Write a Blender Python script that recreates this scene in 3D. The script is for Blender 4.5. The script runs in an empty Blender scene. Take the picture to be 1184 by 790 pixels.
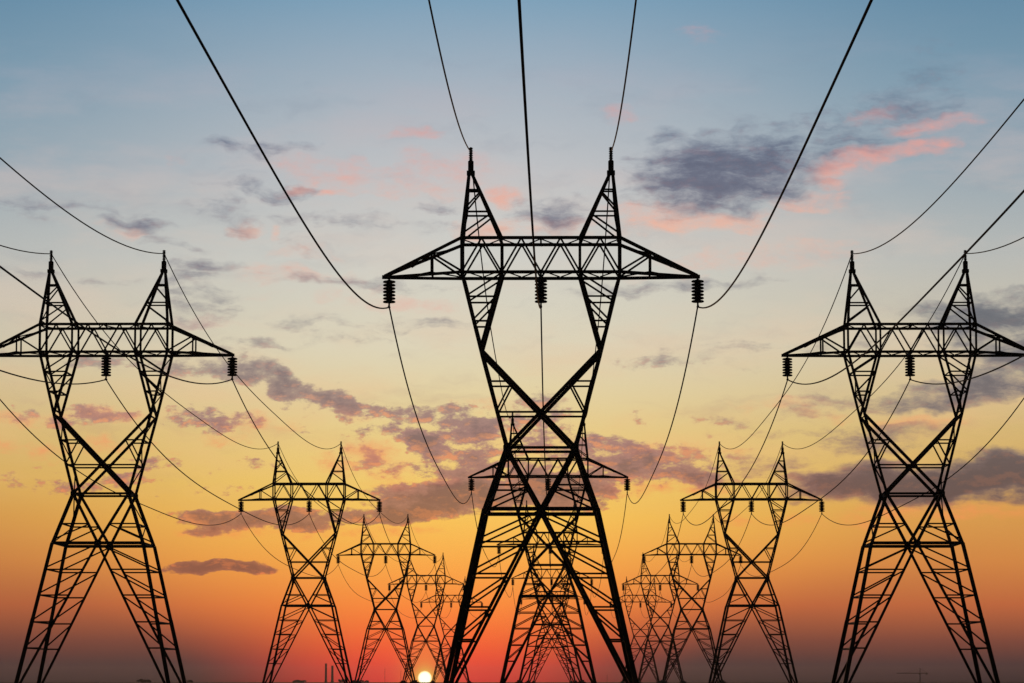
import bpy, bmesh, math, random
from mathutils import Vector

random.seed(7)
S = bpy.context.scene
COL = S.collection
PW, PH = 1184.0, 790.0           # frame the layout was measured in
F = 3800.0                       # focal length in those units (long lens)
YH = 788.8                       # height of the horizon in the frame
SP = 290.0                       # metres between towers of one line
CAM_H = 0.6
K = 1.018 * SP / F               # metres per unit in the tower drawing
TP = (YH - PH / 2) / F           # the camera looks up by this slope
CP, SPN = math.cos(math.atan(TP)), math.sin(math.atan(TP))


def slope(s):
    """Tangent of the elevation of a point s frame units above the horizon line."""
    q = (s - (YH - PH / 2)) / F
    return (q + TP) / (1 - q * TP)


def widen(t):
    return CP + t * SPN


# ------------------------------------------------------------------ helpers
def link(name, me, mat=None, parent=None):
    o = bpy.data.objects.new(name, me)
    COL.objects.link(o)
    if mat and me is not None and not me.materials:
        me.materials.append(mat)
    if parent:
        o.parent = parent
    return o


def from_bm(name, bm, mat, parent=None, smooth=False):
    me = bpy.data.meshes.new(name)
    bmesh.ops.recalc_face_normals(bm, faces=bm.faces)
    if smooth:
        for f in bm.faces:
            f.smooth = True
    bm.to_mesh(me)
    bm.free()
    return link(name, me, mat, parent)


def tag(o, label=None, cat=None, group=None, kind=None):
    for k, v in (('label', label), ('category', cat), ('group', group), ('kind', kind)):
        if v:
            o[k] = v
    return o


def angle_bar(bm, p, q, w, inward, off=0.0, thick=None):
    """Steel L-section from p to q: one flange in the truss face, one turned inward."""
    p, q = Vector(p), Vector(q)
    d = (q - p)
    if d.length < 1e-4:
        return
    d.normalize()
    n = Vector(inward)
    n = n - d * n.dot(d)
    if n.length < 1e-4:
        n = d.orthogonal()
    n.normalize()
    e = d.cross(n)
    e.normalize()
    t = thick or max(0.018, w * 0.16)
    prof = [(-w / 2, 0), (w / 2, 0), (w / 2, t), (-w / 2 + t, t), (-w / 2 + t, w * .9), (-w / 2, w * .9)]
    rings = []
    for c in (p, q):
        rings.append([bm.verts.new(c + e * a + n * (b + off)) for a, b in prof])
    m = len(prof)
    for i in range(m):
        j = (i + 1) % m
        bm.faces.new((rings[0][i], rings[0][j], rings[1][j], rings[1][i]))
    bm.faces.new(rings[0][::-1])
    bm.faces.new(rings[1])


def plate(bm, c, rx, rz, sy, off):
    """Bolted gusset plate with clipped corners, in the x-z face."""
    c = Vector(c)
    out = [(-1, -.45), (-.45, -1), (.45, -1), (1, -.45), (1, .45), (.45, 1), (-.45, 1), (-1, .45)]
    fr = [bm.verts.new(c + Vector((a * rx, -sy * -off, b * rz))) for a, b in out]
    bk = [bm.verts.new(c + Vector((a * rx, -sy * -(off + .03), b * rz))) for a, b in out]
    bm.faces.new(fr)
    bm.faces.new(bk[::-1])
    for i in range(8):
        j = (i + 1) % 8
        bm.faces.new((fr[i], fr[j], bk[j], bk[i]))


def lathe(bm, prof, seg=20, c=(0, 0, 0)):
    c = Vector(c)
    rings = []
    for r, z in prof:
        rings.append([bm.verts.new(c + Vector((r * math.cos(2 * math.pi * k / seg), r * math.sin(2 * math.pi * k / seg), z)))
                      for k in range(seg)])
    for a, b in zip(rings, rings[1:]):
        for k in range(seg):
            j = (k + 1) % seg
            bm.faces.new((a[k], a[j], b[j], b[k]))
    bm.faces.new(rings[0][::-1])
    bm.faces.new(rings[-1])


def box(bm, c, sx, sy, sz, taper=1.0):
    c = Vector(c)
    vs = []
    for z, k in ((-.5, 1.0), (.5, taper)):
        for x, y in ((-.5, -.5), (.5, -.5), (.5, .5), (-.5, .5)):
            vs.append(bm.verts.new(c + Vector((x * sx * k, y * sy * k, z * sz))))
    for f in ((3, 2, 1, 0), (4, 5, 6, 7), (0, 1, 5, 4), (1, 2, 6, 5), (2, 3, 7, 6), (3, 0, 4, 7)):
        bm.faces.new([vs[i] for i in f])


def tube(bm, pts, r, seg=6):
    rings = []
    n = len(pts)
    for i, p in enumerate(pts):
        d = (Vector(pts[min(i + 1, n - 1)]) - Vector(pts[max(i - 1, 0)])).normalized()
        a = d.cross(Vector((0, 0, 1)))
        if a.length < 1e-3:
            a = d.cross(Vector((1, 0, 0)))
        a.normalize()
        b = a.cross(d)
        rings.append([bm.verts.new(Vector(p) + a * (r * math.cos(2 * math.pi * k / seg)) + b * (r * math.sin(2 * math.pi * k / seg)))
                      for k in range(seg)])
    for u, v in zip(rings, rings[1:]):
        for k in range(seg):
            j = (k + 1) % seg
            bm.faces.new((u[k], u[j], v[j], v[k]))
    bm.faces.new(rings[0][::-1])
    bm.faces.new(rings[-1])


# ------------------------------------------------------------------ materials
def material(name, base, rough, metal=0.0, var=0.35, scale=6.0, second=None):
    m = bpy.data.materials.new(name)
    m.use_nodes = True
    nt = m.node_tree
    b = nt.nodes['Principled BSDF']
    tc = nt.nodes.new('ShaderNodeTexCoord')
    no = nt.nodes.new('ShaderNodeTexNoise')
    no.inputs['Scale'].default_value = scale
    no.inputs['Detail'].default_value = 5
    nt.links.new(tc.outputs['Object'], no.inputs['Vector'])
    r = nt.nodes.new('ShaderNodeValToRGB')
    r.color_ramp.elements[0].position = .3
    r.color_ramp.elements[1].position = .72
    lo = [c * (1 - var) for c in base]
    hi = list(second) if second else [c * (1 + var) for c in base]
    r.color_ramp.elements[0].color = lo + [1]
    r.color_ramp.elements[1].color = hi + [1]
    nt.links.new(no.outputs['Fac'], r.inputs['Fac'])
    nt.links.new(r.outputs['Color'], b.inputs['Base Color'])
    b.inputs['Roughness'].default_value = rough
    b.inputs['Metallic'].default_value = metal
    if 'Specular IOR Level' in b.inputs:
        b.inputs['Specular IOR Level'].default_value = .25
    return m


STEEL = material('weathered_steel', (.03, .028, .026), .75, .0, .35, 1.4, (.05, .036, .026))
PORCELAIN = material('brown_porcelain', (.022, .014, .011), .7, 0, .3, 3)
CABLE = material('dull_aluminium', (.025, .025, .026), .8, 0, .25, .5)
CONCRETE = material('concrete', (.2, .19, .175), .9, 0, .3, 2.5)
BRICK = material('sooty_brick', (.16, .075, .05), .9, 0, .35, .3)
LEAF = material('dark_foliage', (.035, .05, .02), .8, 0, .45, .6)
BARK = material('bark', (.06, .045, .03), .9, 0, .3, 3)
SOIL = material('dry_grassland', (.022, .019, .012), .95, 0, .5, .02, (.034, .03, .017))

# ------------------------------------------------------------------ the tower (drawing units -> metres)
BASE, WAIST, BELT = (-CAM_H / K) / (1 + TP * TP), 268.8, 197.3
ELBOW, CROSS = 382.1, 309.7
ARM_B, ARM_T, TIP = 470.5, 509.8, 468.5
APEX = 586.3


def P(x, y, s):
    t = slope(s)
    return Vector((x * K * widen(t), y * K, CAM_H + t * F * K))


def lerp(a, b, t):
    return a + (b - a) * t


def on(a, b, s):
    """Point of the chord a-b (drawing units x, y, s) at height s."""
    t = (s - a[2]) / (b[2] - a[2])
    return (lerp(a[0], b[0], t), lerp(a[1], b[1], t), s)


BR = .165


def make_tower():
    root = bpy.data.objects.new('transmission_tower', None)
    COL.objects.link(root)
    root.empty_display_size = 4

    def side_lattice(bm, ca, cb, levels, sx, w=BR, first=1, zig=True):
        """Struts and a zigzag between the front chord ca=(a,b) and the rear one."""
        inw = (-sx, 0, 0)
        prev = None
        for i, s in enumerate(levels):
            f, r = on(*ca, s), on(*cb, s)
            angle_bar(bm, P(*f), P(*r), w, inw, .05)
            if prev and zig:
                a, b = (prev[0], r) if i % 2 == first else (prev[1], f)
                angle_bar(bm, P(*a), P(*b), w * .9, inw, .10)
            prev = (f, r)

    # lower legs -------------------------------------------------------------
    for sx in (-1, 1):
        bm = bmesh.new()
        feet = []
        outs, inns = [], []
        for sy in (-1, 1):
            inw = (0, -sy, 0)
            o_top, o_bot = (sx * 64.5, sy * 65, BELT), (sx * 108.6, sy * 101, BASE)
            i_top, i_bot = (0, sy * 65, BELT), (sx * 105.0, sy * 100, BASE)
            mid = on(o_top, o_bot, 90)
            angle_bar(bm, P(*o_top), P(*mid), .40, inw)
            angle_bar(bm, P(*mid), P(*o_bot), .45, inw)
            angle_bar(bm, P(*i_top), P(*i_bot), .28, inw)
            outs.append((o_top, o_bot))
            inns.append((i_top, i_bot))
            feet.append(o_bot)
            lv = [BELT, 159.5, 123, 85, 48]
            for k in range(1, 5):
                angle_bar(bm, P(*on(o_top, o_bot, lv[k])), P(*on(i_top, i_bot, lv[k])), BR, inw, .07)
                a = on(i_top, i_bot, lv[k - 1] - 2)
                b = on(o_top, o_bot, lv[k] + 3)
                angle_bar(bm, P(*a), P(*b), BR, inw, .12)
        side_lattice(bm, outs[0], outs[1], [159.5, 123, 85, 48], sx, zig=False)
        leg = from_bm('leg', bm, STEEL, root)
        for f in feet:
            bm = bmesh.new()
            box(bm, (0, 0, .14), 2.4, 2.4, .36, .94)
            box(bm, (0, 0, .42), 1.1, 1.1, .22, .9)
            ft = from_bm('footing', bm, CONCRETE, leg)
            ft.location = (P(*f).x, f[1] * K, -.06)

    # waist ------------------------------------------------------------------
    bm = bmesh.new()
    for sy in (-1, 1):
        inw = (0, -sy, 0)
        for sx in (-1, 1):
            be, wa, el = (sx * 64, sy * 65, BELT), (sx * 39.5, sy * 39.5, WAIST), (sx * 69.3, sy * 36, ELBOW)
            wo = (-sx * 39.5, sy * 39.5, WAIST)
            bc = (0, sy * 65, BELT)
            angle_bar(bm, P(*be), P(*wa), .38, inw)
            angle_bar(bm, P(*wa), P(*el), .30, inw)
            angle_bar(bm, P(*wa), P(*bc), .33, inw, .05)
            angle_bar(bm, P(*el), P(*wo), .33, inw, .05 if sx > 0 else .14)
            # bracing between waist and belt
            s = 225
            angle_bar(bm, P(*on(be, wa, s)), P(*on(bc, wa, s)), BR, inw, .11)
            angle_bar(bm, P(*on(bc, wa, s - 1)), P(*on(be, wa, 203)), BR, inw, .15)
            # bracing between waist and elbow
            s = 345
            angle_bar(bm, P(*on(wa, el, s)), P(*on(wo, el, s)), BR, inw, .20)
            angle_bar(bm, P(*on(wo, el, s)), P(*on(wa, el, CROSS + 2)), BR, inw, .24)
            plate(bm, P(*wa), .30, .36, -sy, .06)
        for s, w, hx, hy in ((WAIST, .24, 39.5, 39.5), (BELT, .34, 64, 65)):
            angle_bar(bm, P(-hx, sy * hy, s), P(hx, sy * hy, s), w, inw, .18)
        h = on((39.5, 39.5, WAIST), (69.3, 36, ELBOW), CROSS)
        angle_bar(bm, P(-h[0], sy * h[1], CROSS), P(h[0], sy * h[1], CROSS), BR * 1.05, inw, .24)
        plate(bm, P(0, sy * 65, BELT), .42, .36, -sy, .08)
    for sx in (-1, 1):
        inw = (-sx, 0, 0)
        angle_bar(bm, P(sx * 39.5, -39.5, WAIST), P(sx * 39.5, 39.5, WAIST), .22, inw, .1)
        angle_bar(bm, P(sx * 64, -65, BELT), P(sx * 64, 65, BELT), .3, inw, .1)
        be, wa, el = (sx * 64, 65, BELT), (sx * 39.5, 39.5, WAIST), (sx * 69.3, 36, ELBOW)
        fr = lambda p: (p[0], -p[1], p[2])
        side_lattice(bm, (fr(be), fr(wa)), (be, wa), [BELT + 1, 225, WAIST - 1], sx)
        side_lattice(bm, (fr(wa), fr(el)), (wa, el), [WAIST + 1, CROSS, 345, ELBOW - 2], sx)
    from_bm('waist', bm, STEEL, root)

    # two necks carrying the bridge ------------------------------------------
    for sx in (-1, 1):
        bm = bmesh.new()
        cho, chi = [], []
        for sy in (-1, 1):
            inw = (0, -sy, 0)
            el = (sx * 69.3, sy * 36, ELBOW)
            ob, ib = (sx * 91, sy * 33, ARM_B), (sx * 44.9, sy * 33, ARM_B)
            angle_bar(bm, P(*el), P(*ob), .29, inw)
            angle_bar(bm, P(*el), P(*ib), .29, inw, .04)
            for s in (442.5, 414.3):
                angle_bar(bm, P(*on(el, ob, s)), P(*on(el, ib, s)), BR, inw, .10)
            angle_bar(bm, P(*on(el, ib, ARM_B - 1)), P(*on(el, ob, 444)), BR, inw, .14)
            angle_bar(bm, P(*on(el, ib, 441)), P(*on(el, ob, 416)), BR, inw, .14)
            cho.append((el, ob))
            chi.append((el, ib))
        side_lattice(bm, cho[0], cho[1], [388, 414.3, 442.5, ARM_B - 3], sx)
        side_lattice(bm, chi[0], chi[1], [414.3, 442.5], -sx, zig=False)
        from_bm('neck', bm, STEEL, root)

    # bridge -----------------------------------------------------------------
    bm = bmesh.new()
    for sy in (-1, 1):
        inw = (0, -sy, 0)
        for s in (ARM_B, ARM_T):
            angle_bar(bm, P(-91, sy * 33, s), P(91, sy * 33, s), .28, inw)
        for x in (-91, -45, 45, 91):
            angle_bar(bm, P(x, sy * 33, ARM_B), P(x, sy * 33, ARM_T), .25 if abs(x) > 60 else .22, inw, .05)
        xs = [-91, -68, -45, -22.5, 0, 22.5, 45, 68, 91]
        for i in range(8):
            a = ARM_B if i % 2 == 0 else ARM_T
            b = ARM_T if i % 2 == 0 else ARM_B
            angle_bar(bm, P(xs[i], sy * 33, a), P(xs[i + 1], sy * 33, b), BR, inw, .10 + .04 * (i % 2))
    for s, up in ((ARM_B, 1), (ARM_T, -1)):
        for x in (-91, -45, 0, 45, 91):
            angle_bar(bm, P(x, -33, s), P(x, 33, s), BR, (0, 0, up), .05)
        xs = [-91, -68, -45, -22.5, 0, 22.5, 45, 68, 91]
        for i in range(8):
            y = 33 if i % 2 == 0 else -33
            angle_bar(bm, P(xs[i], -y, s), P(xs[i + 1], y, s), BR * .8, (0, 0, up), .10)
    # hanger beam for the middle string
    angle_bar(bm, P(0, -33, ARM_B - 1.5), P(0, 33, ARM_B - 1.5), .2, (0, 0, 1), 0)
    from_bm('bridge', bm, STEEL, root)

    # tapering arms ----------------------------------------------------------
    for sx in (-1, 1):
        bm = bmesh.new()
        ring = []
        for sy in (-1, 1):
            inw = (0, -sy, 0)
            tb, bb, tip = (sx * 91, sy * 33, ARM_T), (sx * 91, sy * 33, ARM_B), (sx * 181, sy * 1.5, TIP + 1)
            tipb = (sx * 181, sy * 1.5, TIP - .5)
            angle_bar(bm, P(*tb), P(*tip), .30, inw)
            angle_bar(bm, P(*bb), P(*tipb), .28, inw)
            t = (126 - 91) / 90
            u, v = [tuple(lerp(a, b, t) for a, b in zip(p, tip)) for p in (tb, bb)]
            ring.append((u, v))
            angle_bar(bm, P(*u), P(*v), BR * 1.1, inw, .05)
            angle_bar(bm, P(*u), P(sx * 92, sy * 33, ARM_B + 2), BR * 1.1, inw, .10)
        for k, up in ((0, -1), (1, 1)):
            angle_bar(bm, P(*ring[0][k]), P(*ring[1][k]), BR, (0, 0, up), .05)
            s = (ARM_T, ARM_B)[k]
            angle_bar(bm, P(*ring[0][k]), P(sx * 91, 33, s), BR * .8, (0, 0, up), .08)
            e = tuple(lerp(a, b, .45) for a, b in zip(ring[1][k], (sx * 181, 0, TIP)))
            angle_bar(bm, P(*ring[0][k]), P(*e), BR * .8, (0, 0, up), .08)
        box(bm, P(sx * 181.5, 0, TIP), .35, .4, .32)
        from_bm('crossarm', bm, STEEL, root)

    # earth-wire peaks ---------------------------------------------------------
    for sx in (-1, 1):
        bm = bmesh.new()
        cho, chi = [], []
        for sy in (-1, 1):
            inw = (0, -sy, 0)
            ob, ib = (sx * 91, sy * 33, ARM_T), (sx * 44.9, sy * 33, ARM_T)
            ao, ai = (sx * 83.2, sy * 2.2, APEX), (sx * 79, sy * 2.2, APEX)
            angle_bar(bm, P(*ob), P(*ao), .29, inw)
            angle_bar(bm, P(*ib), P(*ai), .29, inw, .03)
            for s in (568.4, 541.7):
                angle_bar(bm, P(*on(ob, ao, s)), P(*on(ib, ai, s)), BR, inw, .08)
            angle_bar(bm, P(*on(ib, ai, 566)), P(*on(ob, ao, 546)), BR, inw, .12)
            angle_bar(bm, P(*on(ib, ai, 539)), P(*on(ob, ao, 515)), BR, inw, .12)
            cho.append((ob, ao))
            chi.append((ib, ai))
        side_lattice(bm, cho[0], cho[1], [ARM_T + 4, 541.7, 568.4], sx)
        side_lattice(bm, chi[0], chi[1], [541.7, 568.4], -sx, zig=False)
        pk = from_bm('earthwire_peak', bm, STEEL, root)
        bm = bmesh.new()
        c = P(sx * 81, 0, 596)
        box(bm, P(sx * 81, 0, 588.6), 9.4 * K, 9.4 * K, 4.8 * K)
        box(bm, (c.x, 0, P(0, 0, 596.6).z), 6.4 * K, 6.4 * K, 11.4 * K)
        from_bm('mounting_cap', bm, STEEL, pk)
        bm = bmesh.new()
        prof = []
        z0, z1, n = 602.2, 618.6, 8
        st = (z1 - z0) / n
        for i in range(n):
            z = z0 + i * st
            prof += [(1.5, z), (2.5, z + st * .2), (2.5, z + st * .5), (1.5, z + st * .7)]
        prof.append((.9, z1))
        lathe(bm, [(r * K, P(0, 0, z).z) for r, z in prof], 16, (c.x, c.y, 0))
        from_bm('post_insulator', bm, PORCELAIN, pk, True)

    # suspension insulators ----------------------------------------------------
    for x, top in ((-175.5, TIP - 1.8), (0, ARM_B - 3), (181, TIP - 1.8)):
        bm = bmesh.new()
        z1, z0, n = top - 1.2, 438.5, 7
        st = (z1 - z0) / n
        prof = []
        for i in range(n):
            z = z0 + i * st
            prof += [(3.6, z), (6.4, z + st * .06), (7.3, z + st * .20), (7.3, z + st * .46), (6.2, z + st * .66), (3.6, z + st * .78)]
        prof += [(1.3, z1), (1.0, top + 2.0)]
        xa = P(x, 0, top).x
        lathe(bm, [(r * K, P(0, 0, z).z) for r, z in prof], 20, (xa, 0, 0))
        ins = from_bm('insulator_string', bm, PORCELAIN, root, True)
        bm = bmesh.new()
        z4, z3 = P(0, 0, 434.2).z, P(0, 0, 433.7).z
        box(bm, (xa, 0, P(0, 0, 436.6).z), .16, .22, 4.0 * K)
        tube(bm, [(xa, -.42, z4), (xa, -.2, z3), (xa, .2, z3), (xa, .42, z4)], .11, 8)
        from_bm('cable_clamp', bm, STEEL, ins)
    return root


def copy_tree(o, parent=None):
    c = o.copy()
    COL.objects.link(c)
    c.parent = parent
    for ch in list(o.children):
        copy_tree(ch, c)
    return c


ROWS = {
    'middle': dict(z=(1.018, 2.028, 3.03, 4.02, 5.02), xv=642.0, B=-16.8, dx=-.3),
    'left': dict(z=(1.265, 2.283, 3.278, 4.255, 5.225), xv=649.0, B=-665.4, dx=0),
    'right': dict(z=(1.265, 2.283, 3.278, 4.255, 5.225), xv=641.0, B=519.9, dx=0),
}


def row_point(r, k):
    if k < 0:
        return row_point(r, 0) * (1 - k) + row_point(r, 1) * k + Vector((r['dx'], 0, 0))
    z = r['z'][k]
    px = r['xv'] + r['B'] / z
    Y = z * SP
    t = slope(470.5) * 1.018 / z
    return Vector(((px - PW / 2) / F * Y * widen(t), Y, 0))


ORD = ['nearest', 'second', 'third', 'fourth', 'farthest']
LABELS = {
    'middle': ['huge black lattice pylon nearest of all, its legs framing the other middle pylons',
               'second middle-row pylon, its arms just below the waist of the huge pylon',
               'third middle-row pylon, framed between the spread legs of the huge pylon',
               'fourth middle-row pylon, seen through the lattice of the third one',
               'smallest middle-row pylon, at the very back between the legs of the huge one'],
    'left': ['big lattice pylon at the left edge with its left arm tip cut off',
             'mid-sized lattice pylon between the big left-edge pylon and the two chimneys',
             'third pylon of the left row, standing beside the two chimneys',
             'fourth pylon of the left row, its right leg foot next to the setting sun',
             'smallest pylon of the left row, partly behind the huge pylon\'s left leg'],
    'right': ['big lattice pylon at the right edge in front of the dark cloud band',
              'second pylon of the right row, left of the big right-edge pylon',
              'third pylon of the right row, overlapped by the second one\'s left arm',
              'fourth pylon of the right row, between the third and the smallest',
              'smallest pylon of the right row, partly behind the huge pylon\'s right leg'],
}
proto = make_tower()
first = True
attach = {}
for rname in ('middle', 'left', 'right'):
    r = ROWS[rname]
    a = row_point(r, 0)
    b = row_point(r, 4)
    rot = -math.atan2(b.x - a.x, b.y - a.y)
    r['rot'] = rot
    for k in range(5):
        t = proto if first else copy_tree(proto)
        first = False
        t.location = row_point(r, k)
        t.rotation_euler = (0, 0, rot)
        tag(t, LABELS[rname][k], 'pylon', 'lattice power pylons')
        far = t.location.y > 860
        for lg in t.children:
            if lg.name.startswith('leg'):
                for ft in lg.children:
                    ft.scale = (.85, .85, 2.3) if far else (.8, .8, .7)

# ------------------------------------------------------------------ cables: one continuous conductor per position and line
SAG = 6.5
spots = [(-175.5, 433.7, 'left arm tip', 'conductor'), (0, 433.7, 'bridge middle', 'conductor'), (181, 433.7, 'right arm tip', 'conductor'),
         (-81, 613.5, 'left peak', 'earth wire'), (81, 613.5, 'right peak', 'earth wire')]
side_of = {'middle': 'middle', 'left': 'left', 'right': 'right'}
for rname, r in ROWS.items():
    c, s = math.cos(r['rot']), math.sin(r['rot'])
    for x, h, where, what in spots:
        pts = []
        last = 4
        for k in range(-1, last):
            A, B = row_point(r, k), row_point(r, k + 1)
            pt = P(x, 0, h)
            off = Vector((pt.x * c, pt.x * s, pt.z))
            n = 56 if k < 1 else 30
            for i in range(n + (1 if k == last - 1 else 0)):
                t = i / n
                p = A.lerp(B, t) + off
                p.z -= SAG * (1 - abs(2 * t - 1) ** 3)
                pts.append(tuple(p))
        bm = bmesh.new()
        tube(bm, pts, .070 if what == 'conductor' else .062, 6)
        o = from_bm('power_cable', bm, CABLE, None, True)
        if what == 'conductor':
            lab = {'left arm tip': 'outer conductor on the left arm tips of the %s pylon row',
                   'bridge middle': 'centre conductor under the bridge middle of the %s pylon row',
                   'right arm tip': 'outer conductor on the right arm tips of the %s pylon row'}[where] % rname
        else:
            lab = 'thin earth wire along the %s peaks of the %s pylon row' % (where.split()[0], rname)
        tag(o, lab, 'cable', 'overhead power cables')

# ------------------------------------------------------------------ ground
bm = bmesh.new()
rings = [0, 40, 120, 400, 1200, 4000, 12000]
seg = 64
prev = None
for R in rings:
    if R == 0:
        cur = [bm.verts.new((0, 600, 0))]
    else:
        cur = [bm.verts.new((R * math.cos(2 * math.pi * k / seg), 600 + R * math.sin(2 * math.pi * k / seg), 0)) for k in range(seg)]
    if prev:
        for k in range(seg):
            j = (k + 1) % seg
            if len(prev) == 1:
                bm.faces.new((prev[0], cur[k], cur[j]))
            else:
                bm.faces.new((prev[k], cur[k], cur[j], prev[j]))
    prev = cur
ground = from_bm('ground', bm, SOIL)
tag(ground, kind='structure')


# ------------------------------------------------------------------ far things on the horizon
def spot(px, Y):
    return Vector(((px - PW / 2) / F * Y * widen(0), Y, 0))


def chimney(px, top_py, wpx, Y, label):
    p = spot(px, Y)
    H = (YH - top_py) / F * Y + CAM_H
    r = wpx / 2 / F * Y
    root = bpy.data.objects.new('chimney', None)
    COL.objects.link(root)
    root.location = p
    tag(root, label, 'chimney', 'factory chimneys on the horizon')
    bm = bmesh.new()
    lathe(bm, [(r * 1.45, -.5), (r * 1.45, 2.2), (r * 1.12, 2.4), (r * .95, H * .55), (r * .88, H - 1.6)], 20)
    from_bm('shaft', bm, BRICK, root, False)
    bm = bmesh.new()
    lathe(bm, [(r * .9, H - 1.62), (r * 1.08, H - 1.2), (r * 1.08, H - .25), (r * .98, H)], 20)
    from_bm('rim', bm, BRICK, root)


chimney(376.8, 767.5, 2.5, 8500, 'taller left one of two brick chimneys on the horizon')
chimney(384.2, 770.0, 2.8, 8600, 'shorter right one of two brick chimneys on the horizon')


def mast(px, top_py, Y, label, w=.55):
    p = spot(px, Y)
    H = (YH - top_py) / F * Y + CAM_H
    bm = bmesh.new()
    for i in range(3):
        a = 2 * math.pi * i / 3 + .4
        e = Vector((math.cos(a) * w, math.sin(a) * w, 0))
        angle_bar(bm, e, e * .55 + Vector((0, 0, H * .86)), .2, -e)
    n = 9
    for i in range(n):
        z0, z1 = H * .86 * i / n, H * .86 * (i + 1) / n
        for j in range(3):
            a, b = 2 * math.pi * j / 3 + .4, 2 * math.pi * (j + 1) / 3 + .4
            k0, k1 = w * (1 - .45 * i / n), w * (1 - .45 * (i + 1) / n)
            angle_bar(bm, (math.cos(a) * k0, math.sin(a) * k0, z0), (math.cos(b) * k1, math.sin(b) * k1, z1), .12, (-math.cos(a), -math.sin(a), 0))
    tube(bm, [(0, 0, H * .8), (0, 0, H)], .12, 6)
    o = from_bm('radio_mast', bm, STEEL)
    o.location = p
    tag(o, label, 'mast', 'thin masts on the horizon')


mast(445, 771.5, 8600, 'thin faint mast between the chimneys and the setting sun', .7)
mast(463.5, 774.0, 9200, 'thin faint mast just left of the setting sun', .6)
mast(702, 779.5, 9000, 'thin faint mast right of the huge middle pylon base', .7)


def crane():
    Y = 6500
    u = Y / F
    root = bpy.data.objects.new('tower_crane', None)
    COL.objects.link(root)
    root.location = spot(1064, Y)
    tag(root, 'faint tower crane on the horizon under the right-edge pylon', 'crane')
    H = (YH - 779) * u + CAM_H

    def truss(bm, p, q, w, n, up):
        p, q = Vector(p), Vector(q)
        d = (q - p).normalized()
        e1 = Vector(up)
        e2 = d.cross(e1).normalized()
        cs = [(-1, -1), (1, -1), (1, 1), (-1, 1)]
        for a, b in cs:
            o = e1 * (a * w) + e2 * (b * w)
            angle_bar(bm, p + o, q + o, .45, -o)
        for i in range(n):
            for j in range(4):
                o0 = e1 * (cs[j][0] * w) + e2 * (cs[j][1] * w)
                o1 = e1 * (cs[(j + 1) % 4][0] * w) + e2 * (cs[(j + 1) % 4][1] * w)
                angle_bar(bm, p.lerp(q, i / n) + o0, p.lerp(q, (i + 1) / n) + o1, .2, -o0)
    bm = bmesh.new()
    truss(bm, (0, 0, -.3), (0, 0, H), .8, 8, (1, 0, 0))
    box(bm, (0, 0, .25), 4.5, 4.5, 1.0)
    from_bm('tower', bm, STEEL, root)
    bm = bmesh.new()
    truss(bm, (-27 * u, 0, H + .7), (9 * u, 0, H + .7), .6, 16, (0, 0, 1))
    from_bm('jib', bm, STEEL, root)
    bm = bmesh.new()
    top = (YH - 773) * u + CAM_H
    truss(bm, (0, 0, H + 1.3), (0, 0, top), .45, 5, (1, 0, 0))
    tube(bm, [(0, 0, top), (-17 * u, 0, H + 1.3)], .1, 5)
    tube(bm, [(0, 0, top), (8 * u, 0, H + 1.3)], .1, 5)
    from_bm('apex', bm, STEEL, root)
    bm = bmesh.new()
    box(bm, (7.5 * u, 0, H - .8), 3.0, 1.8, 2.6)
    from_bm('counterweight', bm, CONCRETE, root)
    bm = bmesh.new()
    box(bm, (-1.9, -1.2, H - .9), 1.8, 1.8, 2.2, .9)
    from_bm('cab', bm, STEEL, root)


crane()


def scrub(px, wpx, hpx, Y, label, seed):
    rnd = random.Random(seed)
    W, H = wpx / F * Y / 2, hpx / F * Y + CAM_H
    root = bpy.data.objects.new('scrub_tree', None)
    COL.objects.link(root)
    root.location = spot(px, Y)
    tag(root, label, 'tree', 'scrubby trees on the horizon')
    bm = bmesh.new()
    for i in range(5):
        x = rnd.uniform(-.6, .6) * W
        y = rnd.uniform(-.4, .4) * W
        tube(bm, [(x * .5, y * .5, -.2), (x * .8, y * .8, H * .3), (x, y, H * .6)], .02 * W, 6)
    from_bm('trunk', bm, BARK, root)
    bm = bmesh.new()
    clumps = [(rnd.uniform(-.8, .8) * W, rnd.uniform(-.6, .6) * W, rnd.uniform(.08, .72)) for _ in range(30)]
    for cx, cy, f in clumps:
        hz = H * f * (1 - .45 * (abs(cx) / W) ** 2)
        rr = rnd.uniform(.14, .26) * W
        for _ in range(80):
            v = Vector((rnd.gauss(0, 1), rnd.gauss(0, 1), rnd.gauss(0, .8))).normalized() * (rr * rnd.uniform(.55, 1.08))
            c = Vector((cx, cy, max(.1, hz + v.z * H * .9 / W))) + Vector((v.x, v.y, 0))
            a = Vector((rnd.gauss(0, 1), rnd.gauss(0, 1), rnd.gauss(0, 1))).normalized()
            b = a.orthogonal().normalized()
            sz = rnd.uniform(.03, .06) * W
            q = [bm.verts.new(c + a * sz), bm.verts.new(c + b * sz * .6), bm.verts.new(c - a * sz), bm.verts.new(c - b * sz * .6)]
            bm.faces.new(q)
    from_bm('crown', bm, LEAF, root)


scrub(166, 17, 4.6, 4600, 'rounded dark tree on the horizon under the big left-edge pylon', 1)
scrub(219, 9, 3.0, 4600, 'small dark tree just right of the big left-edge pylon', 2)
scrub(346, 17, 3.0, 6600, 'low faint tree left of the two chimneys', 3)
scrub(396, 12, 4.4, 5200, 'dark tree just right of the two chimneys', 4)
scrub(421, 12, 2.8, 6000, 'low tree between the chimneys and the thin mast', 5)

# ------------------------------------------------------------------ world: evening sky over the whole sphere
W = bpy.data.worlds.new('World')
S.world = W
W.use_nodes = True
nt = W.node_tree
nt.nodes.clear()


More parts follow.
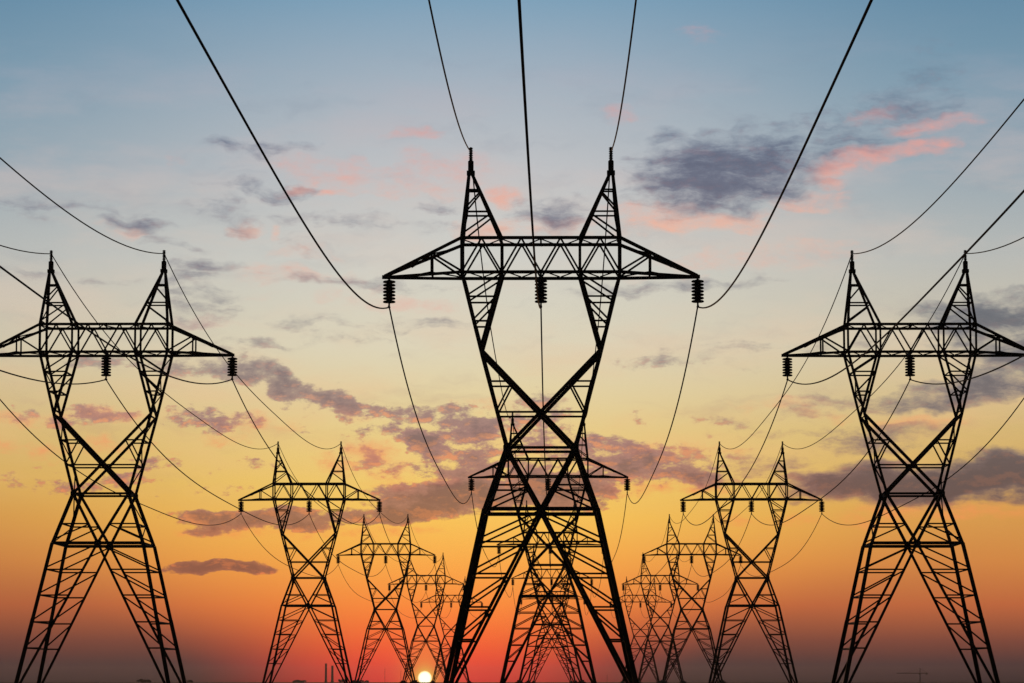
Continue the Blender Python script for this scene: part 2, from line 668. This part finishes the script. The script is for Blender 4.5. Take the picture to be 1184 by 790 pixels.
class N:
    """Small wrapper so that node maths reads like maths."""

    def __init__(self, s):
        self.s = s

    def __add__(self, o): return op('ADD', self, o)
    def __radd__(self, o): return op('ADD', o, self)
    def __sub__(self, o): return op('SUBTRACT', self, o)
    def __rsub__(self, o): return op('SUBTRACT', o, self)
    def __mul__(self, o): return op('MULTIPLY', self, o)
    def __rmul__(self, o): return op('MULTIPLY', o, self)
    def __truediv__(self, o): return op('DIVIDE', self, o)


TREE = [nt]


def put(sock, v):
    if isinstance(v, N):
        TREE[0].links.new(v.s, sock)
    else:
        sock.default_value = v


def op(kind, a, b=None, clamp=False):
    n = TREE[0].nodes.new('ShaderNodeMath')
    n.operation = kind
    n.use_clamp = clamp
    put(n.inputs[0], a)
    if b is not None:
        put(n.inputs[1], b)
    return N(n.outputs[0])


def smooth(x, lo, hi, a=0.0, b=1.0):
    n = TREE[0].nodes.new('ShaderNodeMapRange')
    n.interpolation_type = 'SMOOTHSTEP'
    put(n.inputs['Value'], x)
    n.inputs['From Min'].default_value = lo
    n.inputs['From Max'].default_value = hi
    n.inputs['To Min'].default_value = a
    n.inputs['To Max'].default_value = b
    return N(n.outputs['Result'])


def noise(u, v, w, su, sv, detail=5, rough=.55):
    c = TREE[0].nodes.new('ShaderNodeCombineXYZ')
    put(c.inputs[0], u * (1 / su))
    put(c.inputs[1], v * (1 / sv))
    c.inputs[2].default_value = w
    n = TREE[0].nodes.new('ShaderNodeTexNoise')
    n.inputs['Scale'].default_value = 1
    n.inputs['Detail'].default_value = detail
    n.inputs['Roughness'].default_value = rough
    TREE[0].links.new(c.outputs[0], n.inputs['Vector'])
    return N(n.outputs['Fac'])


def lin(c):
    return [((x / 255) / 12.92 if x / 255 <= .04045 else ((x / 255 + .055) / 1.055) ** 2.4) for x in c]


def ramp(x, stops, lo, hi, interp='LINEAR'):
    n = TREE[0].nodes.new('ShaderNodeValToRGB')
    n.color_ramp.interpolation = interp
    e = n.color_ramp.elements
    while len(e) < len(stops):
        e.new(.5)
    for el, (p, c) in zip(e, sorted(stops)):
        el.position = (p - lo) / (hi - lo)
        el.color = lin(c) + [1]
    put(n.inputs['Fac'], (x - lo) * (1 / (hi - lo)))
    return N(n.outputs['Color'])


def mix(f, a, b, mode='MIX'):
    n = TREE[0].nodes.new('ShaderNodeMix')
    n.data_type = 'RGBA'
    n.blend_type = mode
    n.clamp_factor = True
    put(n.inputs['Factor'], f)
    put(n.inputs[6], a)
    put(n.inputs[7], b)
    return N(n.outputs[2])


def UV(px, py):
    a, b = (px - PW / 2) / F, (PH / 2 - py) / F
    x, y, z = a, CP - b * SPN, SPN + b * CP
    return math.atan2(x, y) * F, math.atan2(z, math.hypot(x, y)) * F


tc = nt.nodes.new('ShaderNodeTexCoord')
sep = nt.nodes.new('ShaderNodeSeparateXYZ')
nt.links.new(tc.outputs['Generated'], sep.inputs[0])
dx, dy, dz = (N(sep.outputs[i]) for i in range(3))
az = op('ARCTAN2', dx, dy)
hyp = op('SQRT', dx * dx + dy * dy)
el = op('ARCTAN2', dz, hyp)
U = az * F
V = el * F

# clear-sky colour by elevation: near the sun's azimuth, and away from it
def V_of(py):
    return UV(PW / 2, py)[1]


core = [(V_of(-60), (116, 152, 180)), (V_of(0), (128, 162, 186)), (V_of(100), (166, 179, 191)), (V_of(200), (193, 194, 196)), (V_of(300), (208, 207, 199)),
        (V_of(400), (222, 213, 186)), (V_of(450), (228, 210, 165)), (V_of(500), (234, 206, 138)), (V_of(560), (244, 203, 108)),
        (V_of(600), (250, 196, 90)), (V_of(650), (253, 172, 76)), (V_of(700), (255, 142, 62)), (V_of(740), (255, 108, 52)), (V_of(768), (250, 72, 46)), (V_of(790), (222, 46, 40))]
edge = [(V_of(-60), (92, 128, 156)), (V_of(0), (102, 140, 166)), (V_of(100), (124, 154, 173)), (V_of(200), (152, 168, 178)), (V_of(300), (184, 186, 182)),
        (V_of(400), (208, 196, 170)), (V_of(450), (212, 190, 145)), (V_of(500), (214, 182, 118)), (V_of(560), (216, 170, 92)),
        (V_of(600), (216, 154, 78)), (V_of(650), (212, 136, 70)), (V_of(700), (192, 104, 62)), (V_of(740), (130, 73, 58)), (V_of(768), (72, 50, 52)), (V_of(790), (30, 23, 32))]
cr = ramp(V, core, -10, 860)
er = ramp(V, edge, -10, 860)
dU = op('ABSOLUTE', U + smooth(V, 0, 200, 92.0, 50.0))
# the glow is narrow at the horizon and wide higher up
wid = smooth(V, 0, 190, 300, 650)
t = op('DIVIDE', dU, wid, True)
t = smooth(t, 0.05, 1.0)
clear = mix(t, cr, er)
clear = mix(smooth(U, -330, -640) * smooth(V, 260, 40) * .22, clear, ramp(V, [(0, (40, 36, 40)), (100, (90, 55, 50)), (300, (150, 110, 80))], -10, 860))

# ---- clouds: ellipses broken up by noise, in directions on the sky
warp1 = noise(U, V, 3.1, 70, 45, 3) - .5
warp2 = noise(U, V, 9.7, 60, 40, 3) - .5
Uw = U + warp1 * 80.0
Vw = V + warp2 * smooth(V, 60, 300, 14.0, 44.0)


def field(blobs, Uq, Vq):
    m = None
    for px, py, rx, ry, rot, w in blobs:
        u0, v0 = UV(px, py)
        c, s = math.cos(math.radians(rot)), math.sin(math.radians(rot))
        a = Uq - u0
        b = Vq - v0
        p = (a * (c / rx)) + (b * (s / rx))
        q = (b * (c / ry)) - (a * (s / ry))
        f = w - (p * p + q * q) * w
        m = f if m is None else op('MAXIMUM', m, f)
    return op('MAXIMUM', m, -1.2)


SHADE = [  # px, py, half width, half height, tilt, strength
    # slate cloud upper right
    (842, 198, 122, 56, 8, 1.25), (800, 212, 80, 38, 0, .95), (900, 172, 60, 30, 18, .8), (772, 160, 26, 16, 0, .55), (975, 165, 75, 26, 14, .6),
    (1050, 122, 70, 26, 8, .55), (1065, 95, 46, 36, 60, .42), (960, 150, 70, 20, 15, .5),
    # behind the middle bridge, and upper left wisps
    (640, 250, 50, 26, 0, .6), (500, 241, 26, 10, 0, .4), (300, 172, 62, 10, 0, .36), (290, 216, 44, 8, -4, .45), (335, 222, 34, 10, 0, .5),
    (252, 240, 34, 12, -8, .5), (272, 258, 24, 12, 0, .45), (350, 283, 26, 12, -20, .42), (160, 258, 46, 11, -3, .62), (196, 283, 36, 8, -5, .45),
    (240, 308, 40, 11, 0, .6), (222, 323, 40, 10, 0, .55), (232, 338, 42, 10, 0, .5), (215, 356, 30, 12, 0, .45), (238, 368, 44, 14, 5, .5), (370, 374, 50, 8, -4, .2),
    # sloping mauve band left of middle
    (285, 428, 50, 22, -12, .95), (325, 444, 66, 22, -20, 1.25), (390, 466, 62, 18, -18, .95), (425, 480, 46, 12, -10, .7), (230, 420, 46, 18, 0, .5),
    # broken mass left of the big tower
    (505, 480, 70, 16, -4, .8), (548, 496, 60, 22, 0, .8), (488, 510, 36, 20, -30, .9), (530, 542, 60, 24, -20, .75), (470, 498, 50, 16, 0, .5), (440, 535, 50, 20, -20, .25),
    (560, 540, 60, 34, 0, .6), (610, 500, 60, 40, 0, .45),
    (525, 577, 125, 24, 3, 1.5), (460, 592, 70, 14, 4, 1.6), (640, 568, 90, 26, 0, 1.6), (300, 603, 110, 15, -1, 1.5), (250, 612, 50, 9, 0, 1.0), (385, 598, 60, 12, 6, 1.0), (252, 656, 62, 9, 0, 1.9),
    (240, 485, 60, 12, 0, .35), (352, 495, 40, 10, 0, .4), (90, 482, 90, 12, 0, .32),
    # right of the big tower
    (745, 542, 100, 28, 4, 1.15), (800, 552, 60, 16, 0, 1.2), (700, 525, 60, 24, 0, .8), (880, 530, 60, 16, 0, .42),
    # right edge
    (1160, 370, 110, 30, 6, 1.15), (1100, 358, 70, 16, 8, .7), (1165, 442, 120, 26, 4, 1.0), (1085, 462, 90, 18, 3, .9), (1190, 415, 90, 26, 0, 1.1), (990, 470, 70, 14, 0, .42), (930, 478, 40, 10, 0, .36),
    (1000, 512, 60, 14, 0, .36),
    (1090, 560, 190, 27, 2, 1.9), (960, 562, 75, 24, -4, 1.5), (1175, 548, 95, 34, 0, 1.8), (1030, 556, 90, 26, 0, 1.5), (930, 570, 40, 12, 0, .8),
]
WISP = [(430, 330, 120, 7, -3, .5), (470, 372, 80, 6, 0, .45), (330, 395, 90, 7, 4, .45), (800, 330, 120, 7, 3, .4), (760, 420, 90, 7, 0, .45), (900, 400, 120, 8, 2, .4), (60, 320, 90, 8, 0, .45), (120, 420, 120, 8, -3, .45),
        (90, 560, 140, 9, 0, .4), (820, 490, 100, 7, 2, .5), (960, 500, 110, 7, 0, .5), (60, 240, 80, 8, 0, .35), (420, 260, 90, 9, -4, .45), (200, 540, 100, 7, 0, .4)]
SHADE += [w[:5] + (w[5] * .6,) for w in WISP]
GLOW = [
    (420, 205, 110, 20, -6, .35), (330, 320, 90, 14, -4, .35), (450, 345, 110, 12, 0, .35), (860, 300, 120, 16, 5, .35), (60, 520, 120, 12, 0, .45), (800, 520, 90, 10, 0, .5), (940, 600, 120, 10, 0, .4),
    (800, 258, 108, 16, 4, 1.0), (760, 246, 60, 16, 0, .7), (960, 196, 40, 14, 20, .85), (1000, 184, 50, 15, 12, .95), (1050, 172, 46, 12, 8, .7), (1090, 144, 66, 12, 3, 1.0), (1015, 132, 30, 10, 10, .7),
    (935, 232, 60, 10, 0, .45), (955, 215, 20, 8, 0, .7), (640, 262, 80, 14, 0, .6), (582, 226, 24, 13, -20, .8), (486, 158, 38, 11, 0, .75), (520, 192, 56, 22, 0, .4), (560, 268, 46, 12, 0, .45),
    (348, 220, 22, 8, 0, .75), (378, 222, 22, 6, 5, .6), (277, 262, 22, 10, 0, .5), (318, 266, 12, 8, -40, .7), (355, 288, 36, 14, 0, .4), (208, 184, 11, 9, -50, .2), (145, 266, 26, 10, 0, .5),
    (236, 372, 46, 12, 0, .6), (715, 132, 20, 10, 0, .4), (800, 42, 30, 12, 0, .3),
    (20, 484, 60, 12, 0, .7), (130, 482, 90, 12, 0, .6), (300, 488, 50, 12, 0, .5), (255, 505, 36, 8, 0, .5), (430, 522, 40, 16, -15, .9), (412, 516, 16, 9, 0, .8), (448, 520, 16, 9, 0, .8), (408, 537, 20, 9, -10, .8), (443, 546, 18, 9, -20, .8), (465, 566, 26, 9, 0, .7), (500, 560, 40, 10, 0, .6), (385, 540, 36, 14, -20, .6), (450, 560, 40, 14, -20, .6), (410, 480, 40, 10, -10, .5),
    (470, 552, 40, 20, -30, .6), (560, 470, 40, 12, 0, .4), (300, 616, 110, 10, 0, .7), (430, 612, 80, 10, 2, .6), (770, 565, 90, 12, 0, .7), (900, 470, 60, 10, 0, .45), (960, 482, 50, 9, 0, .5),
    (1080, 590, 130, 12, 0, .6), (1060, 492, 60, 8, 0, .35),
]
n1 = noise(U, V, 1.7, 52, 26, 7, .64) - .5
n2 = noise(U, V, 5.2, 22, 12, 5, .62) - .5
n1d = noise(U, V - 7.0, 1.7, 52, 26, 7, .64) - .5
n2d = noise(U, V - 4.0, 5.2, 22, 12, 5, .62) - .5
crisp = smooth(V, 430, 300) * (1.0 - smooth(U, 150, 330) * .85)
n3 = noise(U, Vw, 8.8, 130, 13, 5, .6) - .5
sh = field(SHADE, Uw, Vw) + n1 * (crisp * 1.5 + 2.1) + n2 * (crisp * 1.5 + .7) + n3 * (1.7 - crisp * 1.5) - .03
dens = crisp * smooth(sh, .02, .62) + (1.0 - crisp) * smooth(sh, -.2, 1.15)
under = smooth((n1 - n1d) * 3.0 + (n2 - n2d) * 1.5, .04, .5)
core_d = smooth(sh, .45, 1.5)
gl = field(GLOW, Uw, Vw) + n1d * (crisp * 1.0 + 1.8) + n2 * (crisp * .9 + .5) - .05
gl = gl + n3 * (1.3 - crisp * 1.1)
glow = smooth(gl, -.2, 1.45) * smooth(n2 + n1 * .7, -.22, .2, .5, 1.1)

shade_col = ramp(V, [(V_of(790), (120, 70, 60)), (V_of(655), (150, 92, 78)), (V_of(600), (166, 108, 94)), (V_of(560), (166, 110, 110)), (V_of(500), (158, 114, 120)), (V_of(440), (146, 124, 124)),
                     (V_of(370), (136, 132, 138)), (V_of(250), (122, 122, 138)), (V_of(190), (104, 110, 132)), (V_of(100), (110, 128, 150)), (V_of(0), (120, 145, 170))], -10, 860)
core_col = ramp(V, [(V_of(790), (100, 60, 56)), (V_of(655), (122, 76, 72)), (V_of(600), (134, 84, 80)), (V_of(560), (114, 74, 86)), (V_of(500), (110, 82, 100)), (V_of(440), (108, 94, 106)),
                    (V_of(370), (96, 100, 116)), (V_of(250), (92, 94, 116)), (V_of(190), (80, 86, 110)), (V_of(100), (96, 112, 136)), (V_of(0), (110, 135, 160))], -10, 860)
# the right side of the sky is colder and darker
cold = smooth(U, 180, 520)
shade_col = mix(cold * .85, shade_col, ramp(V, [(V_of(790), (70, 60, 62)), (V_of(560), (98, 90, 100)), (V_of(440), (120, 118, 126)), (V_of(370), (112, 116, 124)), (V_of(200), (112, 122, 142)), (V_of(80), (112, 134, 154))], -10, 860))
core_col = mix(cold * .85, core_col, ramp(V, [(V_of(790), (60, 52, 56)), (V_of(560), (66, 65, 80)), (V_of(440), (90, 92, 104)), (V_of(370), (86, 92, 104)), (V_of(200), (96, 104, 124)), (V_of(80), (100, 120, 142))], -10, 860))
glow_col = ramp(V, [(V_of(790), (250, 90, 60)), (V_of(615), (246, 150, 84)), (V_of(560), (240, 150, 96)), (V_of(490), (240, 164, 112)), (V_of(370), (228, 178, 164)), (V_of(265), (240, 182, 158)),
                    (V_of(190), (230, 164, 152)), (V_of(130), (216, 160, 156)), (V_of(0), (190, 160, 170))], -10, 860)

thin = noise(U, V, 21.0, 210, 60, 6, .58)
thin2 = noise(Uw, Vw, 33.0, 150, 38, 6, .6)
band = smooth(V, 150, 300) * smooth(V, 800, 600)
clear = mix(smooth(thin, .42, .72) * band * .42, clear, ramp(V, [(V_of(500), (238, 190, 130)), (V_of(350), (222, 202, 182)), (V_of(200), (208, 190, 186)), (V_of(60), (170, 170, 186))], -10, 860))
clear = mix(smooth(thin2, .5, .78) * band * .36, clear, ramp(V, [(V_of(500), (190, 150, 120)), (V_of(350), (176, 172, 168)), (V_of(200), (150, 156, 168)), (V_of(60), (120, 140, 162))], -10, 860))
sky = mix(glow * .82, clear, glow_col)
sky = mix(dens * (crisp * -.04 + .88), sky, mix(core_d, shade_col, core_col))
# warm fringe where glow and shade meet
sky = mix(glow * op('SUBTRACT', 1.0, core_d, True) * .38, sky, glow_col)
sky = mix(under * dens * op('SUBTRACT', 1.0, core_d * .6, True) * (crisp * .72 + .10), sky, glow_col)

# ---- the sun: aureole and disc
su, sv = UV(491.2, 784.0)
a = U - su
b = V - sv
r2 = a * a + b * b
au1 = op('EXPONENT', (a * a * (1 / (26.0 ** 2)) + b * b * (1 / (44.0 ** 2))) * -1.0)
au2 = op('EXPONENT', (a * a * (1 / (85.0 ** 2)) + b * b * (1 / (55.0 ** 2))) * -1.0)
sky = mix(au2 * .55, sky, N(None) if False else ramp(V, [(0, (240, 50, 56)), (60, (252, 98, 58)), (120, (255, 140, 64))], -10, 860))
sky = mix(au1 * .8, sky, ramp(V, [(0, (255, 128, 52)), (30, (255, 146, 66)), (120, (255, 165, 74))], -10, 860))
rad = op('SQRT', r2)
halo = op('EXPONENT', (rad * rad) * (-1 / (11.5 ** 2)))
sky = mix(halo * .95, sky, N(None) if False else ramp(V, [(0, (255, 214, 90)), (100, (255, 200, 90))], -10, 860))
disc = smooth(rad, 5.4, 8.8, 1.0, 0.0)
rgb = nt.nodes.new('ShaderNodeRGB')
rgb.outputs[0].default_value = (2.6, 2.2, 1.3, 1)
sky = mix(disc, sky, N(rgb.outputs[0]))

# ---- rest of the sphere: physical dusk sky
SUN_AZ = UV(491.2, 783)[0] / F
SUN_EL = math.radians(0.4)
ns = nt.nodes.new('ShaderNodeTexSky')
ns.sky_type = 'NISHITA'
ns.sun_disc = False
ns.sun_elevation = SUN_EL
ns.sun_rotation = SUN_AZ
ns.altitude = 100
ns.air_density = 1.0
ns.dust_density = 2.0
nis = mix(1.0, N(ns.outputs[0]), (.05, .05, .05, 1), 'MULTIPLY')
away = op('MAXIMUM', smooth(op('ABSOLUTE', az), .2, .9), smooth(el, .23, .6))
full = mix(away, sky, nis)
bg = nt.nodes.new('ShaderNodeBackground')
put(bg.inputs['Color'], full)
bg.inputs['Strength'].default_value = 1.0
wo = nt.nodes.new('ShaderNodeOutputWorld')
nt.links.new(bg.outputs[0], wo.inputs[0])
W.cycles.sampling_method = 'MANUAL'
W.cycles.sample_map_resolution = 1024

# ------------------------------------------------------------------ evening haze over the plain
HAZE = 2.5e-5
if HAZE:
    hm = bpy.data.materials.new('evening_haze')
    hm.use_nodes = True
    hn = hm.node_tree
    hn.nodes.clear()
    pv = hn.nodes.new('ShaderNodeVolumePrincipled')
    pv.inputs['Color'].default_value = (.36, .36, .42, 1)
    pv.inputs['Density'].default_value = HAZE
    pv.inputs['Anisotropy'].default_value = .75
    ho = hn.nodes.new('ShaderNodeOutputMaterial')
    hn.links.new(pv.outputs[0], ho.inputs['Volume'])
    bm = bmesh.new()
    box(bm, (0, 600, 29.5), 26000, 26000, 61)
    hz = from_bm('haze', bm, hm)
    tag(hz, kind='stuff')

# ------------------------------------------------------------------ sun lamp, low behind the towers
L = bpy.data.lights.new('sun', 'SUN')
L.energy = .3
L.angle = math.radians(.5)
L.color = (1.0, .5, .22)
lo = bpy.data.objects.new('sun', L)
COL.objects.link(lo)
d = Vector((math.sin(SUN_AZ) * math.cos(SUN_EL), math.cos(SUN_AZ) * math.cos(SUN_EL), math.sin(SUN_EL)))
lo.rotation_euler = d.to_track_quat('Z', 'Y').to_euler()
lo.location = d * 200

# ------------------------------------------------------------------ camera
cam = bpy.data.cameras.new('camera')
co = bpy.data.objects.new('camera', cam)
COL.objects.link(co)
co.location = (0, 0, CAM_H)
co.rotation_euler = (math.radians(90) + math.atan(TP), 0, 0)
cam.sensor_fit = 'HORIZONTAL'
cam.sensor_width = 36
cam.lens = 36 * F / PW
cam.clip_start = .1
cam.clip_end = 60000
S.camera = co

vs = S.view_settings
S.display_settings.display_device = 'sRGB'
vs.view_transform = 'Standard'
vs.look = 'None'
vs.exposure = 0
vs.gamma = 1
vs.use_curve_mapping = False
S.cycles.use_denoising = True
S.cycles.denoiser = 'OPENIMAGEDENOISE'
S.cycles.denoising_input_passes = 'RGB_ALBEDO_NORMAL'
S.cycles.denoising_prefilter = 'ACCURATE'
S.cycles.max_bounces = 4
S.cycles.volume_bounces = 1
S.render.film_transparent = False
